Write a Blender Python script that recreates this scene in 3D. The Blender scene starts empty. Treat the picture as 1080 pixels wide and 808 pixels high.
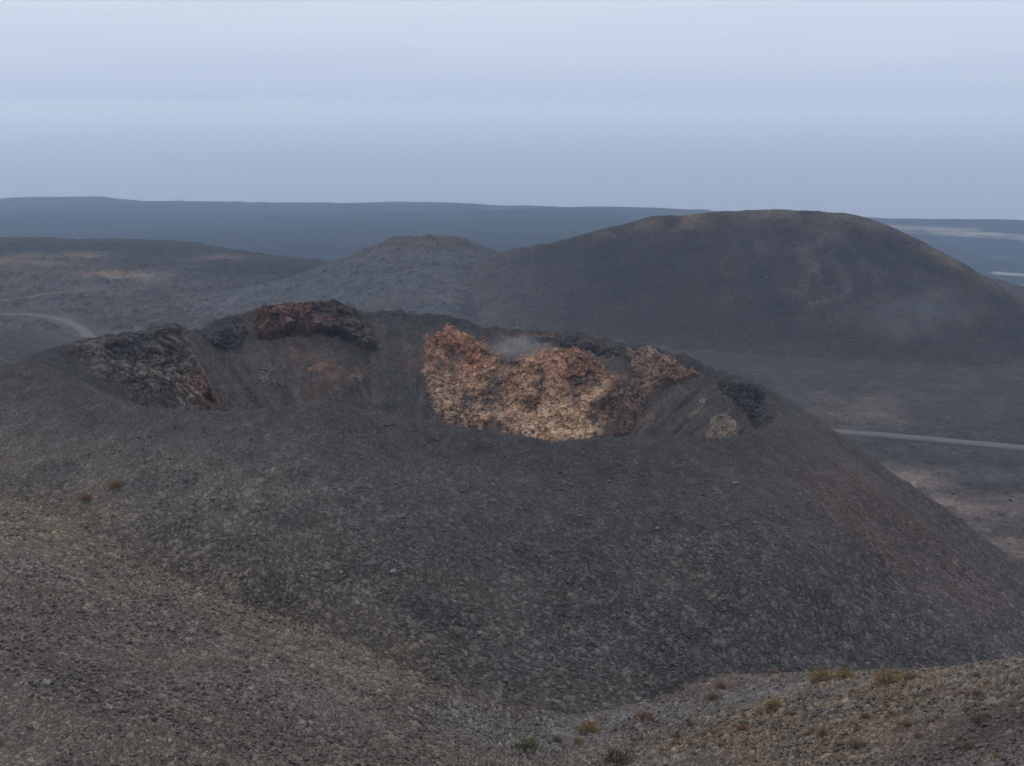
import bpy, math, random
import numpy as np
from mathutils import Vector

# ------------------------------------------------------------------ camera, sky, sun, exposure
C = bpy.context.scene.collection
SC = bpy.context.scene
CZ = 350.0                       # eye height above the sea
F = 1484.0                       # focal length in photograph pixels (1080 wide)
PITCH = math.radians(11.2)
W0, H0 = 540.0, 404.0

cam_d = bpy.data.cameras.new('camera')
cam_d.sensor_width = 36.0
cam_d.lens = 36.0 * F / 1080.0
cam_d.clip_start = 0.5
cam_d.clip_end = 150000.0
cam = bpy.data.objects.new('camera', cam_d)
C.objects.link(cam)
cam.location = (0, 0, CZ)
cam.rotation_euler = (math.pi / 2 - PITCH, 0, 0)
SC.camera = cam

SUN_EL, SUN_AZ = math.radians(48), math.radians(-75)     # azimuth from +Y, clockwise
wd = bpy.data.worlds.new('World')
SC.world = wd
wd.use_nodes = True
nt = wd.node_tree
nt.nodes.clear()
def N_(t, nt, **kw):
    n = nt.nodes.new(t)
    for k, v in kw.items():
        setattr(n, k, v)
    return n
out = N_('ShaderNodeOutputWorld', nt)
bg = N_('ShaderNodeBackground', nt)
bg.inputs['Strength'].default_value = 0.1
sky = N_('ShaderNodeTexSky', nt, sky_type='NISHITA')
sky.sun_disc = False
sky.sun_elevation = SUN_EL
sky.sun_rotation = SUN_AZ
sky.dust_density = 3.0
sky.air_density = 1.2
tc = N_('ShaderNodeTexCoord', nt)
sep = N_('ShaderNodeSeparateXYZ', nt)
nt.links.new(tc.outputs['Generated'], sep.inputs[0])
mp = N_('ShaderNodeMapping', nt)
mp.inputs['Scale'].default_value = (4.5, 4.5, 70.0)
nt.links.new(tc.outputs['Generated'], mp.inputs[0])
cn = N_('ShaderNodeTexNoise', nt)
cn.inputs['Scale'].default_value = 1.0
cn.inputs['Detail'].default_value = 5
cn.inputs['Roughness'].default_value = 0.5
nt.links.new(mp.outputs[0], cn.inputs['Vector'])
wob = N_('ShaderNodeMath', nt, operation='MULTIPLY_ADD')
nt.links.new(cn.outputs['Fac'], wob.inputs[0])
wob.inputs[1].default_value = 0.050
nt.links.new(sep.outputs['Z'], wob.inputs[2])
mr = N_('ShaderNodeMapRange', nt)
mr.inputs['From Min'].default_value = 0.015
mr.inputs['From Max'].default_value = 1.025
nt.links.new(wob.outputs[0], mr.inputs['Value'])
rp = N_('ShaderNodeValToRGB', nt)
els = rp.color_ramp.elements
SKY = [(0.0, (.49, .585, .81)), (0.015, (.52, .615, .83)), (0.035, (.56, .655, .85)), (0.075, (.64, .725, .885)), (0.16, (.80, .88, 1.02)), (0.4, (1.04, 1.12, 1.29)), (1.0, (1.14, 1.22, 1.38))]
els[0].position, els[0].color = SKY[0][0], SKY[0][1] + (1,)
els[1].position, els[1].color = SKY[-1][0], SKY[-1][1] + (1,)
for p, c in SKY[1:-1]:
    e = els.new(p)
    e.color = c + (1,)
nt.links.new(mr.outputs[0], rp.inputs[0])
sc10 = N_('ShaderNodeVectorMath', nt, operation='SCALE')
sc10.inputs['Scale'].default_value = 10.0
nt.links.new(rp.outputs[0], sc10.inputs[0])
mx = N_('ShaderNodeMixRGB', nt)
mx.inputs[0].default_value = 0.92
nt.links.new(sky.outputs[0], mx.inputs[1])
nt.links.new(sc10.outputs[0], mx.inputs[2])
nt.links.new(mx.outputs[0], bg.inputs['Color'])
nt.links.new(bg.outputs[0], out.inputs['Surface'])

sl = bpy.data.lights.new('sun', 'SUN')
sl.energy = 0.6
sl.angle = math.radians(25)
sl.color = (1.0, .95, .88)
so = bpy.data.objects.new('sun', sl)
C.objects.link(so)
sd = Vector((math.sin(SUN_AZ) * math.cos(SUN_EL), math.cos(SUN_AZ) * math.cos(SUN_EL), math.sin(SUN_EL)))
so.rotation_euler = sd.to_track_quat('Z', 'Y').to_euler()

SC.view_settings.view_transform = 'Standard'
SC.view_settings.look = 'None'
SC.view_settings.exposure = 0.0
SC.view_settings.gamma = 1.0
SC.cycles.volume_bounces = 4
SC.cycles.max_bounces = 6
SC.cycles.diffuse_bounces = 2
SC.cycles.use_denoising = True

# ------------------------------------------------------------------ noise, in world metres
def hsh(ix, iy, iz, seed):
    h = (ix.astype(np.int64) * 374761393 + iy.astype(np.int64) * 668265263 + iz.astype(np.int64) * 2147483647 + seed * 974711) & 0xFFFFFFFF
    h = ((h ^ (h >> 13)) * 1274126177) & 0xFFFFFFFF
    h = ((h ^ (h >> 16)) * 2246822519) & 0xFFFFFFFF
    h = h ^ (h >> 15)
    return (h & 0xFFFFFF).astype(np.float64) / 0xFFFFFF
def fade(t):
    return t * t * t * (t * (t * 6 - 15) + 10)
def vn2(x, y, seed=0):
    """value noise, -1..1"""
    ix, iy = np.floor(x), np.floor(y)
    fx, fy = fade(x - ix), fade(y - iy)
    z = np.zeros_like(ix)
    a, b = hsh(ix, iy, z, seed), hsh(ix + 1, iy, z, seed)
    c, d = hsh(ix, iy + 1, z, seed), hsh(ix + 1, iy + 1, z, seed)
    return 2 * ((a * (1 - fx) + b * fx) * (1 - fy) + (c * (1 - fx) + d * fx) * fy) - 1
def vn3(x, y, z, seed=0):
    iz = np.floor(z)
    fz = fade(z - iz)
    ix, iy = np.floor(x), np.floor(y)
    fx, fy = fade(x - ix), fade(y - iy)
    r = 0
    for dz, wz in ((0, 1 - fz), (1, fz)):
        a, b = hsh(ix, iy, iz + dz, seed), hsh(ix + 1, iy, iz + dz, seed)
        c, d = hsh(ix, iy + 1, iz + dz, seed), hsh(ix + 1, iy + 1, iz + dz, seed)
        r = r + wz * ((a * (1 - fx) + b * fx) * (1 - fy) + (c * (1 - fx) + d * fx) * fy)
    return 2 * r - 1
def fbm(x, y, scale, oct=4, seed=0, gain=.5, ridged=False):
    t, a, n = 0, 1.0, 0
    c, s = math.cos(.7), math.sin(.7)
    x, y = x / scale, y / scale
    for o in range(oct):
        v = vn2(x, y, seed + o * 17)
        if ridged:
            v = 1 - 2 * np.abs(v)
        t = t + a * v
        n += a
        a *= gain
        x, y = (c * x - s * y) * 2.03 + 7.1, (s * x + c * y) * 2.03 + 3.7
    return t / n
def fbm3(x, y, z, scale, oct=4, seed=0, gain=.5, ridged=False):
    t, a, n = 0, 1.0, 0
    x, y, z = x / scale, y / scale, z / scale
    c, s = math.cos(.7), math.sin(.7)
    for o in range(oct):
        v = vn3(x, y, z, seed + o * 17)
        if ridged:
            v = 1 - 2 * np.abs(v)
        t = t + a * v
        n += a
        a *= gain
        x, y, z = (c * x - s * z) * 2.03 + 7.1, y * 2.03 + 3.7, (s * x + c * z) * 2.03 + 1.3
    return t / n
def stones(x, y, cell, seed, keep=1.0, hgt=.5):
    """angular clast heights: each jittered cell carries a tilted faceted block; returns (height, per-stone tone 0..1)"""
    gx, gy = np.floor(x / cell), np.floor(y / cell)
    best = np.zeros_like(x)
    tone = np.full_like(x, .5)
    z = np.zeros_like(gx)
    for dx in (-1, 0, 1):
        for dy in (-1, 0, 1):
            cx, cy = gx + dx, gy + dy
            r1, r2, r3 = hsh(cx, cy, z, seed), hsh(cx, cy, z + 1, seed), hsh(cx, cy, z + 2, seed)
            r4, r5 = hsh(cx, cy, z + 3, seed), hsh(cx, cy, z + 4, seed)
            px, py = x / cell - (cx + .15 + .7 * r1), y / cell - (cy + .15 + .7 * r2)
            an = r3 * 6.283
            ca, sa = np.cos(an), np.sin(an)
            u, v = ca * px + sa * py, -sa * px + ca * py
            rad = (.28 + .34 * r4 ** 1.5)
            d = np.maximum(np.abs(u) * (1.15 - .3 * r2), np.maximum(np.abs(v) * (1.0 + .5 * r1), (np.abs(u) + np.abs(v)) * .78)) / rad
            top = np.minimum(1.9 * (1 - d), .85 + .9 * (r5 - .5) * u / rad * 1.2 + .7 * (r1 - .5) * v / rad)
            h = np.where((d < 1) & (r5 < keep), np.maximum(top, 0), 0) * rad * cell * hgt * 2
            m = h > best
            best = np.where(m, h, best)
            tone = np.where(m, r3, tone)
    return best, tone
def sst(a, b, x):
    t = np.clip((x - a) / (b - a), 0, 1)
    return t * t * (3 - 2 * t)
def mixc(a, b, t):
    return a * (1 - t[..., None]) + np.asarray(b)[None, :] * t[..., None]

# ------------------------------------------------------------------ pixels to rays
cP, sP = math.cos(PITCH), math.sin(PITCH)
def ray(px, py):
    x, v = (px - W0) / F, -(py - H0) / F
    return np.array([x, cP + sP * v, -sP + cP * v])
def at(px, py, D):
    """the point at horizontal distance D along the line of sight; z relative to the eye"""
    r = ray(px, py)
    return r * (D / math.hypot(r[0], r[1]))

# ------------------------------------------------------------------ mesh helpers
def link_mesh(name, verts, faces, mat, col=None, smooth=True, parent=None):
    verts = np.asarray(verts, np.float32)
    faces = np.asarray(faces, np.int32)
    me = bpy.data.meshes.new(name)
    k = faces.shape[1]
    me.vertices.add(len(verts))
    me.vertices.foreach_set('co', verts.ravel())
    me.loops.add(faces.size)
    me.loops.foreach_set('vertex_index', faces.ravel())
    me.polygons.add(len(faces))
    me.polygons.foreach_set('loop_start', np.arange(0, faces.size, k, dtype=np.int32))
    me.polygons.foreach_set('use_smooth', np.full(len(faces), smooth))
    if col is not None:
        a = me.color_attributes.new('col', 'FLOAT_COLOR', 'POINT')
        c4 = np.ones((len(verts), 4), np.float32)
        c4[:, :3] = col
        a.data.foreach_set('color', c4.ravel())
    me.update(calc_edges=True)
    me.validate()
    if mat:
        me.materials.append(mat)
    o = bpy.data.objects.new(name, me)
    C.objects.link(o)
    if parent:
        o.parent = parent
    return o
def grid_faces(nr, nc, wrap=False):
    i = np.arange(nr - 1)[:, None]
    j = np.arange(nc if wrap else nc - 1)[None, :]
    j2 = (j + 1) % nc
    return np.stack([i * nc + j, i * nc + j2, (i + 1) * nc + j2, (i + 1) * nc + j], -1).reshape(-1, 4)
def tag(o, label=None, cat=None, group=None, kind=None):
    if label: o['label'] = label
    if cat: o['category'] = cat
    if group: o['group'] = group
    if kind: o['kind'] = kind
    return o

# ------------------------------------------------------------------ materials
def ground_mat(name, grain=.25, bump=.12, rough=.95, contrast=.5, med=2.5, medc=.25):
    """vertex albedo times mineral speckle, with a fine clast bump"""
    m = bpy.data.materials.new(name)
    m.use_nodes = True
    t = m.node_tree
    b = t.nodes['Principled BSDF']
    b.inputs['Roughness'].default_value = rough
    b.inputs['Specular IOR Level'].default_value = .15
    g = N_('ShaderNodeNewGeometry', t)
    at_ = N_('ShaderNodeAttribute', t, attribute_name='col')
    n1 = N_('ShaderNodeTexNoise', t)
    n1.inputs['Scale'].default_value = 1 / grain
    n1.inputs['Detail'].default_value = 4
    n1.inputs['Roughness'].default_value = .7
    n2 = N_('ShaderNodeTexNoise', t)
    n2.inputs['Scale'].default_value = 1 / med
    n2.inputs['Detail'].default_value = 6
    n2.inputs['Roughness'].default_value = .65
    vo = N_('ShaderNodeTexVoronoi', t)
    vo.inputs['Scale'].default_value = 1 / grain
    for n in (n1, n2, vo):
        t.links.new(g.outputs['Position'], n.inputs['Vector'])
    m1 = N_('ShaderNodeMapRange', t)
    m1.inputs['From Min'].default_value = .3
    m1.inputs['From Max'].default_value = .7
    m1.inputs['To Min'].default_value = 1 - contrast
    m1.inputs['To Max'].default_value = 1 + contrast
    t.links.new(n1.outputs['Fac'], m1.inputs[0])
    m2 = N_('ShaderNodeMapRange', t)
    m2.inputs['From Min'].default_value = .3
    m2.inputs['From Max'].default_value = .7
    m2.inputs['To Min'].default_value = 1 - medc
    m2.inputs['To Max'].default_value = 1 + medc
    t.links.new(n2.outputs['Fac'], m2.inputs[0])
    mu = N_('ShaderNodeMath', t, operation='MULTIPLY')
    t.links.new(m1.outputs[0], mu.inputs[0])
    t.links.new(m2.outputs[0], mu.inputs[1])
    vs = N_('ShaderNodeVectorMath', t, operation='SCALE')
    t.links.new(at_.outputs['Color'], vs.inputs[0])
    t.links.new(mu.outputs[0], vs.inputs['Scale'])
    t.links.new(vs.outputs[0], b.inputs['Base Color'])
    ad = N_('ShaderNodeMath', t, operation='MULTIPLY_ADD')
    t.links.new(vo.outputs['Distance'], ad.inputs[0])
    ad.inputs[1].default_value = -.8
    t.links.new(n1.outputs['Fac'], ad.inputs[2])
    bp = N_('ShaderNodeBump', t)
    bp.inputs['Strength'].default_value = .9
    bp.inputs['Distance'].default_value = bump
    t.links.new(ad.outputs[0], bp.inputs['Height'])
    t.links.new(bp.outputs[0], b.inputs['Normal'])
    return m
M_ash = ground_mat('cinder', grain=.24, bump=.26, contrast=.6)
M_soil = ground_mat('cinder_soil', grain=.17, bump=.18, contrast=.6)
M_rock = ground_mat('crag_rock', grain=.45, bump=.22, contrast=.45, med=2.0, medc=.35)
M_far = ground_mat('lava_field', grain=1.6, bump=.8, contrast=.5, med=14, medc=.3)
M_cone = ground_mat('cone_ash', grain=1.5, bump=.55, contrast=.5, med=12, medc=.24)
M_stone = ground_mat('loose_stone', grain=.15, bump=.05, contrast=.3)
M_road = ground_mat('track_surface', grain=.8, bump=.02, contrast=.12, med=9, medc=.12)

# albedo (linear)
ASH = np.array((.068, .063, .062))
BROWN = np.array((.092, .074, .066))
REDBR = np.array((.093, .067, .060))
TAN = np.array((.190, .148, .098))
GREY = np.array((.135, .128, .126))
OCHRE = np.array((.42, .265, .135))
ORANGE = np.array((.33, .165, .095))
RED = np.array((.20, .075, .055))
PALE = np.array((.50, .37, .22))
DARK = np.array((.040, .039, .044))

# ------------------------------------------------------------------ land shapes (z relative to the eye)
# the ground on this side of the crater hill: a thin-plate surface through surveyed points
near_pts = [at(*p) for p in [
    (0, 808, 85), (150, 808, 87), (300, 808, 93), (450, 808, 107), (540, 808, 116), (640, 808, 117), (740, 808, 114), (860, 808, 108), (1080, 808, 97),
    (0, 700, 104), (0, 620, 127), (0, 560, 150), (0, 527, 166),
    (120, 590, 150), (200, 618, 144), (300, 655, 138), (380, 690, 133), (430, 715, 130), (480, 742, 128),
    (520, 765, 125), (600, 770, 126), (700, 752, 131), (790, 732, 133), (880, 716, 132), (980, 707, 128), (1080, 699, 123),
    (150, 700, 114), (300, 730, 112), (900, 760, 116), (700, 780, 122)]]
def pt(px, D, z):
    a = (px - W0) / F / cP
    return np.array([D * math.sin(math.atan(a)), D * math.cos(math.atan(a)), z])
near_pts += [pt(880, 146, -60), (pt(1080, 140, -56)), pt(1080, 165, -72), pt(880, 175, -76), pt(700, 150, -63), pt(480, 148, -61), pt(300, 160, -55),
             pt(120, 175, -52.5), pt(0, 192, -50.5), pt(-300, 120, -40), pt(-300, 175, -47), pt(1400, 100, -40), pt(1400, 140, -50), pt(700, 190, -90),
             pt(300, 200, -74), pt(1400, 180, -75), pt(-300, 215, -64), pt(0, 222, -62)]
near_pts += [np.array(p, float) for p in [(0, 0, -1.9), (0, 12, -8.5), (0, 24, -16.5), (-16, 30, -20), (16, 30, -20.5), (-25, 52, -33), (0, 52, -33.5), (25, 52, -33.5), (-70, 60, -33), (70, 60, -34), (-60, 0, -6), (60, 0, -6), (-40, 20, -14), (40, 20, -15), (0, -30, 3)]]
near_pts = np.array(near_pts)
def tps_fit(P, lam=4.0):
    n = len(P)
    d2 = ((P[:, None, :2] - P[None, :, :2]) ** 2).sum(-1)
    K = .5 * d2 * np.log(d2 + 1e-9) + lam * np.eye(n)
    Q = np.c_[np.ones(n), P[:, :2]]
    A = np.block([[K, Q], [Q.T, np.zeros((3, 3))]])
    return np.linalg.solve(A, np.r_[P[:, 2], np.zeros(3)])
tw = tps_fit(near_pts)
def near_h(x, y):
    z = tw[-3] + tw[-2] * x + tw[-1] * y
    for i, p in enumerate(near_pts):
        d2 = (x - p[0]) ** 2 + (y - p[1]) ** 2
        z = z + tw[i] * .5 * d2 * np.log(d2 + 1e-9)
    return z

# the crater hill: rim points on an ellipse, heights read along the sight lines
CX, CY, RA, RB = -17.0, 212.0, 58.5, 42.0
def rim_pt(px, py, far):
    r = ray(px, py)
    u = r[0] / r[1]
    A = u * u / RA ** 2 + 1 / RB ** 2
    B = -2 * (u * CX / RA ** 2 + CY / RB ** 2)
    D = CX ** 2 / RA ** 2 + CY ** 2 / RB ** 2 - 1
    disc = max(B * B - 4 * A * D, 0)
    y = (-B + (1 if far else -1) * math.sqrt(disc)) / (2 * A)
    return np.array([u * y, y, r[2] * y / r[1]])
far_rim = [(62, 368), (85, 361), (110, 357), (150, 350), (180, 345), (190, 344), (200, 350), (212, 350), (230, 341), (250, 333), (263, 331), (272, 329), (290, 325), (310, 322), (330, 321), (345, 320),
           (360, 322), (372, 328), (390, 331), (410, 331), (440, 332), (470, 335), (495, 342), (510, 347), (545, 349), (580, 352), (610, 354), (640, 359), (665, 364), (690, 367), (715, 375), (740, 386), (765, 395), (790, 403), (808, 414)]
near_rim = [(62, 402), (100, 418), (140, 428), (190, 434), (240, 435), (280, 432), (310, 428), (340, 424), (370, 430), (400, 437), (430, 442), (460, 447), (500, 453), (530, 458), (560, 463), (590, 467), (620, 465), (650, 461), (700, 460), (740, 463), (770, 463), (800, 457)]
rp_ = [rim_pt(px, py, True) for px, py in far_rim] + [rim_pt(px, py, False) for px, py in near_rim] + [rim_pt(822, 436, True), rim_pt(35, 385, False), rim_pt(22, 384, True)]
rp_ = np.array(rp_)
r_th = np.arctan2((rp_[:, 1] - CY) / RB, (rp_[:, 0] - CX) / RA)
o_ = np.argsort(r_th)
r_th, r_z = r_th[o_], rp_[o_, 2]
ext_t = np.r_[r_th - 2 * np.pi, r_th, r_th + 2 * np.pi]
ext_z = np.r_[r_z, r_z, r_z]
def crater_h(x, y, detail=True):
    ex, ey = (x - CX) / RA, (y - CY) / RB
    th = np.arctan2(ey, ex)
    q = np.hypot(ex, ey)                        # 1 on the rim
    dx, dy = x - CX, y - CY
    rr = np.hypot(dx, dy)
    s = rr * (1 - 1 / np.maximum(q, 1e-3))      # metres beyond the rim along the spoke
    zr = np.interp(th, ext_t, ext_z)
    right = np.clip(np.cos(th), 0, 1)
    front = np.clip(-np.sin(th), 0, 1)
    so_ = .50 + .215 * right ** 2 - .10 * np.clip(-np.cos(th), 0, 1) * front
    if detail:
        w = fbm(x, y, 14, 3, 5) * 1.2
        s = s + w * np.clip(np.abs(s) / 6, 0, 1)
    k = 1.6
    outer = so_ * (np.sqrt(s * s + k * k) - k)
    far = np.clip(np.sin(th) * 1.5 + .4, 0, 1)
    si = .62 + .22 * far
    ki = 1.2
    ins = np.minimum(-s, 30 + 0 * s)
    inner = si * (np.sqrt(ins * ins + ki * ki) - ki)
    z = zr - np.where(s > 0, outer, inner)
    if detail:
        inside = sst(.5, -3, s)
        z = z + inside * (fbm(x, y, 7, 4, 11) * 1.0 * far)
        z = z + sst(1, 12, s) * fbm(x, y, 17, 3, 23) * .7
        z = z + np.exp(-((s + .6) / 2.6) ** 2) * fbm(x, y, 3.0, 4, 27, ridged=True) * .75 * far
        z = z + inside * sst(-1, -5, s) * fbm(th * 26, s * .10, 1, 4, 29) * .55 * far
    return z, s, th
def hill_at(px, py):
    """plan position where the sight line meets the crater hill (or passes closest to it)"""
    r = ray(px, py)
    r = r / math.hypot(r[0], r[1])
    D = np.arange(150, 262, .1)
    x, y, z = r[0] * D, r[1] * D, r[2] * D
    h, s, th = crater_h(x, y, False)
    g = z - h
    ok = (np.sin(th) > -.35) & (s < .3)
    hit = np.where((g <= 0) & ok)[0]
    i = hit[0] if len(hit) else np.where(ok)[0][np.argmin(g[ok])] if ok.any() else np.argmin(g)
    return np.array([x[i], y[i]])
def poly_sd(x, y, P):
    """signed distance to a plan polygon, positive inside"""
    P = np.asarray(P)
    d = np.full_like(x, 1e9)
    ins = np.zeros(x.shape, bool)
    n = len(P)
    for i in range(n):
        a, b = P[i], P[(i + 1) % n]
        e = b - a
        t = np.clip(((x - a[0]) * e[0] + (y - a[1]) * e[1]) / max(e @ e, 1e-9), 0, 1)
        d = np.minimum(d, np.hypot(x - a[0] - t * e[0], y - a[1] - t * e[1]))
        c = ((a[1] > y) != (b[1] > y)) & (x < (b[0] - a[0]) * (y - a[1]) / (b[1] - a[1] + 1e-12) + a[0])
        ins ^= c
    return np.where(ins, d, -d)
def wall_poly(px):
    return np.array([hill_at(*p) for p in px])

def normals_of(z, x, y):
    pass

# ------------------------------------------------------------------ crater hill mesh
def blob(x, y, px, py, rx, ry=None, near=False):
    """soft patch of ground colour centred where a sight line lands, radius in metres"""
    c = hill_at(px, py)
    ry = ry or rx
    return np.exp(-(((x - c[0]) / rx) ** 2 + ((y - c[1]) / ry) ** 2))
def flank_xy(px, py):
    r = ray(px, py)
    r = r / math.hypot(r[0], r[1])
    D = np.arange(100, 260, .2)
    x, y, z = r[0] * D, r[1] * D, r[2] * D
    h = np.maximum(crater_h(x, y, False)[0], near_h(x, y))
    i = np.where(z <= h)[0]
    i = i[0] if len(i) else len(D) - 1
    return np.array([x[i], y[i]])
def patch(x, y, px, py, rx, ry):
    c = flank_xy(px, py)
    return np.exp(-(((x - c[0]) / rx) ** 2 + ((y - c[1]) / ry) ** 2))

tf = np.linspace(-math.pi / 2 - 1.75, -math.pi / 2 + 1.75, 1900, endpoint=False)
tb = np.linspace(-math.pi / 2 + 1.75, 1.5 * math.pi - 1.75, 560, endpoint=False)
TH = np.r_[tf, tb]
ins_s = -np.r_[np.linspace(34, 26, 8, endpoint=False), np.linspace(26, 0, 120, endpoint=False)]
out_s = np.r_[np.linspace(0, 50, 420, endpoint=False), np.linspace(50, 110, 60)]
S = np.r_[ins_s, out_s]
ex, ey = np.cos(TH) * RA, np.sin(TH) * RB
rl = np.hypot(ex, ey)
X = CX + (ex / rl)[None, :] * (rl[None, :] + S[:, None])
Y = CY + (ey / rl)[None, :] * (rl[None, :] + S[:, None])
X, Y = X.ravel(), Y.ravel()
Z, s_, th_ = crater_h(X, Y)
outside = sst(-.5, 2.5, s_)
frontness = np.clip(-np.sin(th_) * 1.3 + .3, 0, 1)
lower = sst(8, 34, s_)
h1, t1 = stones(X, Y, .50, 3, .85, .6)
h2, t2 = stones(X, Y, .85, 4, .30, .5)
h3, t3 = stones(X + 3.3, Y, .30, 8, .9, .5)
cl = np.clip(.55 + .9 * fbm(X, Y, 9, 4, 77), 0, 1.1)        # gravel thick here, thin there
amp = outside * (.55 + .85 * lower) * cl + (1 - outside) * .85
disp = (h1 * .85 + h3 * .6) * amp + h2 * .9 * amp * (.25 + .75 * lower)
disp += fbm(X, Y, 2.4, 4, 31) * .28
Z2 = Z + disp
col = np.repeat(ASH[None], len(X), 0)
n_big = fbm(X, Y, 22, 4, 41)
n_mid = fbm(X, Y, 5, 4, 43)
col = mixc(col, BROWN, np.clip(.35 + .8 * n_big, 0, 1) * .6)
# the reddish right flank, the grey stony toe, the tan left shoulder
P1 = flank_xy(985, 600); P2 = flank_xy(880, 520)
rb = np.clip(1.1 * patch(X, Y, 1000, 600, 19, 18) + .8 * patch(X, Y, 900, 510, 10, 12), 0, 1) * np.clip(.8 + .6 * n_mid, 0, 1)
col = mixc(col, REDBR, rb * .9)
col = mixc(col, BROWN * .9, np.clip(patch(X, Y, 600, 610, 16, 12), 0, 1) * .5)
toe = sst(20, 40, s_) * frontness
col = mixc(col, GREY, toe * np.clip(.35 + .5 * n_mid, 0, 1) * .7)
lf = np.clip(1.2 * patch(X, Y, 30, 470, 22, 14) + patch(X, Y, 170, 560, 20, 16), 0, 1)
col = mixc(col, GREY * np.array((1.0, .95, .88)), lf * np.clip(.55 + .6 * n_mid, 0, 1) * .5)
cr = np.maximum.reduce([patch(X, Y, px, py, 13, 10) for px, py in ((0, 505), (20, 515), (80, 545), (150, 575), (230, 610), (320, 650), (400, 685))])
col = mixc(col, TAN * .8, np.clip(cr * (.5 + .9 * n_mid), 0, 1) * .45)
SOIL = np.array((.130, .104, .082))
jn = sst(4.5, 0, Z - near_h(X, Y)) * outside * sst(30, -10, X)
col = mixc(col, SOIL * .85, np.clip(jn * (.75 + .7 * n_mid), 0, 1) * .8)
# inner slopes: dark ash with rusty and pale stains at the vents
inn = sst(.3, -1.5, s_)
n_fine = fbm(X, Y, 1.3, 4, 48)
for (px, py, rx, ry, c, k) in [(330, 392, 5, 4, RED * .30 + .045, .5), (310, 368, 6, 3, np.array((.10, .070, .060)), .7), (345, 400, 3.5, 3, ORANGE * .34 + .015, .4), (300, 400, 4, 5, BROWN * 1.2, .8),
                               (285, 385, 5, 5, BROWN, .6), (560, 400, 19, 12, np.array((.135, .088, .072)), .85), (700, 420, 5, 4, BROWN, .5), (240, 400, 3, 5, BROWN, .4)]:
    g = np.clip(blob(X, Y, px, py, rx, ry) * 1.3 - .35 + 1.1 * n_mid + .9 * n_fine, 0, 1) * inn * k * (blob(X, Y, px, py, rx * 1.5, ry * 1.5) > .12)
    col = mixc(col, c, g)
g = np.clip(blob(X, Y, 410, 395, 3.2, 9) * inn, 0, 1) + np.clip(blob(X, Y, 725, 425, 5, 6) * inn, 0, 1)
col = mixc(col, ASH * np.array((.95, .95, .98)), np.clip(g, 0, 1) * .9)
strk = fbm(th_ * 30, s_ * .12, 1, 4, 47)
col = np.where((s_ < 0)[:, None], col * (1 + .35 * strk * sst(0, -4, s_))[:, None], col)
rim = np.exp(-(s_ / 2.2) ** 2) * np.clip(np.sin(th_) * 2 + .3, 0, 1)
col = mixc(col, DARK, rim * .6)
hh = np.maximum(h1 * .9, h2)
tone = .54 + (.10 + .85 * np.where(h2 * lower > h1, t2, t1)) * sst(.0, .07, hh) + .22 * sst(.02, .07, h3)  # random tone per stone; shade in the gaps between stones is painted into the colour
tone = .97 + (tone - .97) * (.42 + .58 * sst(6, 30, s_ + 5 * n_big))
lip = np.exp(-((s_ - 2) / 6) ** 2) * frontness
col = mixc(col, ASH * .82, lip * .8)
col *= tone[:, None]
light = (hsh(np.floor(X / .62), np.floor(Y / .62), np.zeros_like(X), 99) > .985) & (h1 > .12)
col = np.where(light[:, None], col * 1.5, col)
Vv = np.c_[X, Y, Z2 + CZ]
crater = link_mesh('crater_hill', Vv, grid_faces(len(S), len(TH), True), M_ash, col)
tag(crater, 'dark cinder cone with an open crater, nearest hill of the view', 'hill', kind='structure')

# ------------------------------------------------------------------ foreground slope
a_f = np.linspace(math.radians(-27), math.radians(27), 1250)
D_f = np.r_[np.geomspace(6, 70, 110, endpoint=False), np.linspace(70, 178, 640, endpoint=False), np.linspace(178, 235, 60)]
X = (D_f[:, None] * np.sin(a_f)[None]).ravel()
Y = (D_f[:, None] * np.cos(a_f)[None]).ravel()
Z = near_h(X, Y)
Z += (fbm(X, Y, 12, 4, 51) * .45 + fbm(X, Y, 2.2, 4, 52) * .20) * sst(15, 60, np.hypot(X, Y))
h1, t1 = stones(X, Y, .36, 61, .85, .55)
h2, t2 = stones(X, Y, .70, 62, .28, .5)
h3, t3 = stones(X, Y, .23, 63, .9, .5)
cl = np.clip(.6 + .8 * fbm(X, Y, 6, 4, 64), .15, 1.1)
Z += ((h1 * 1.2 + h3 * .9) * cl + h2 * cl * 1.0) * sst(40, 75, np.hypot(X, Y))
n_big, n_mid = fbm(X, Y, 16, 4, 71), fbm(X, Y, 3.5, 4, 72)
az = np.arctan2(X, Y)
col = np.repeat(np.array((.146, .114, .089))[None], len(X), 0)
col = mixc(col, GREY * np.array((1.05, 1, .95)), np.clip(.25 + .9 * n_big, 0, 1) * .45)
SOIL_J = np.array((.104, .086, .071))
dark_l = np.clip(patch(X, Y, 60, 700, 20, 22), 0, 1)
col = mixc(col, ASH * 1.1, dark_l * .35)
crest = np.zeros_like(X)
for (px, py, rx, ry) in [(5, 535, 9, 10), (60, 555, 9, 9), (130, 585, 10, 8), (220, 620, 11, 7), (310, 655, 11, 6), (390, 690, 10, 5), (450, 720, 8, 5)]:
    crest = np.maximum(crest, patch(X, Y, px, py, rx * 1.25, ry * 1.5))
col = mixc(col, TAN * .95, np.clip(crest * (.7 + .9 * n_mid), 0, 1) * .65)
val = np.maximum.reduce([patch(X, Y, px, py, 9, 6) for px, py in ((540, 770), (620, 765), (700, 755), (780, 740))])
col = mixc(col, GREY, np.clip(val, 0, 1) * .8)
yel = np.maximum.reduce([patch(X, Y, px, py, rx, ry) for px, py, rx, ry in ((860, 724, 5, 3.5), (935, 722, 5, 4), (1000, 710, 7, 3), (1075, 703, 7, 3), (940, 733, 8, 4))])
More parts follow.
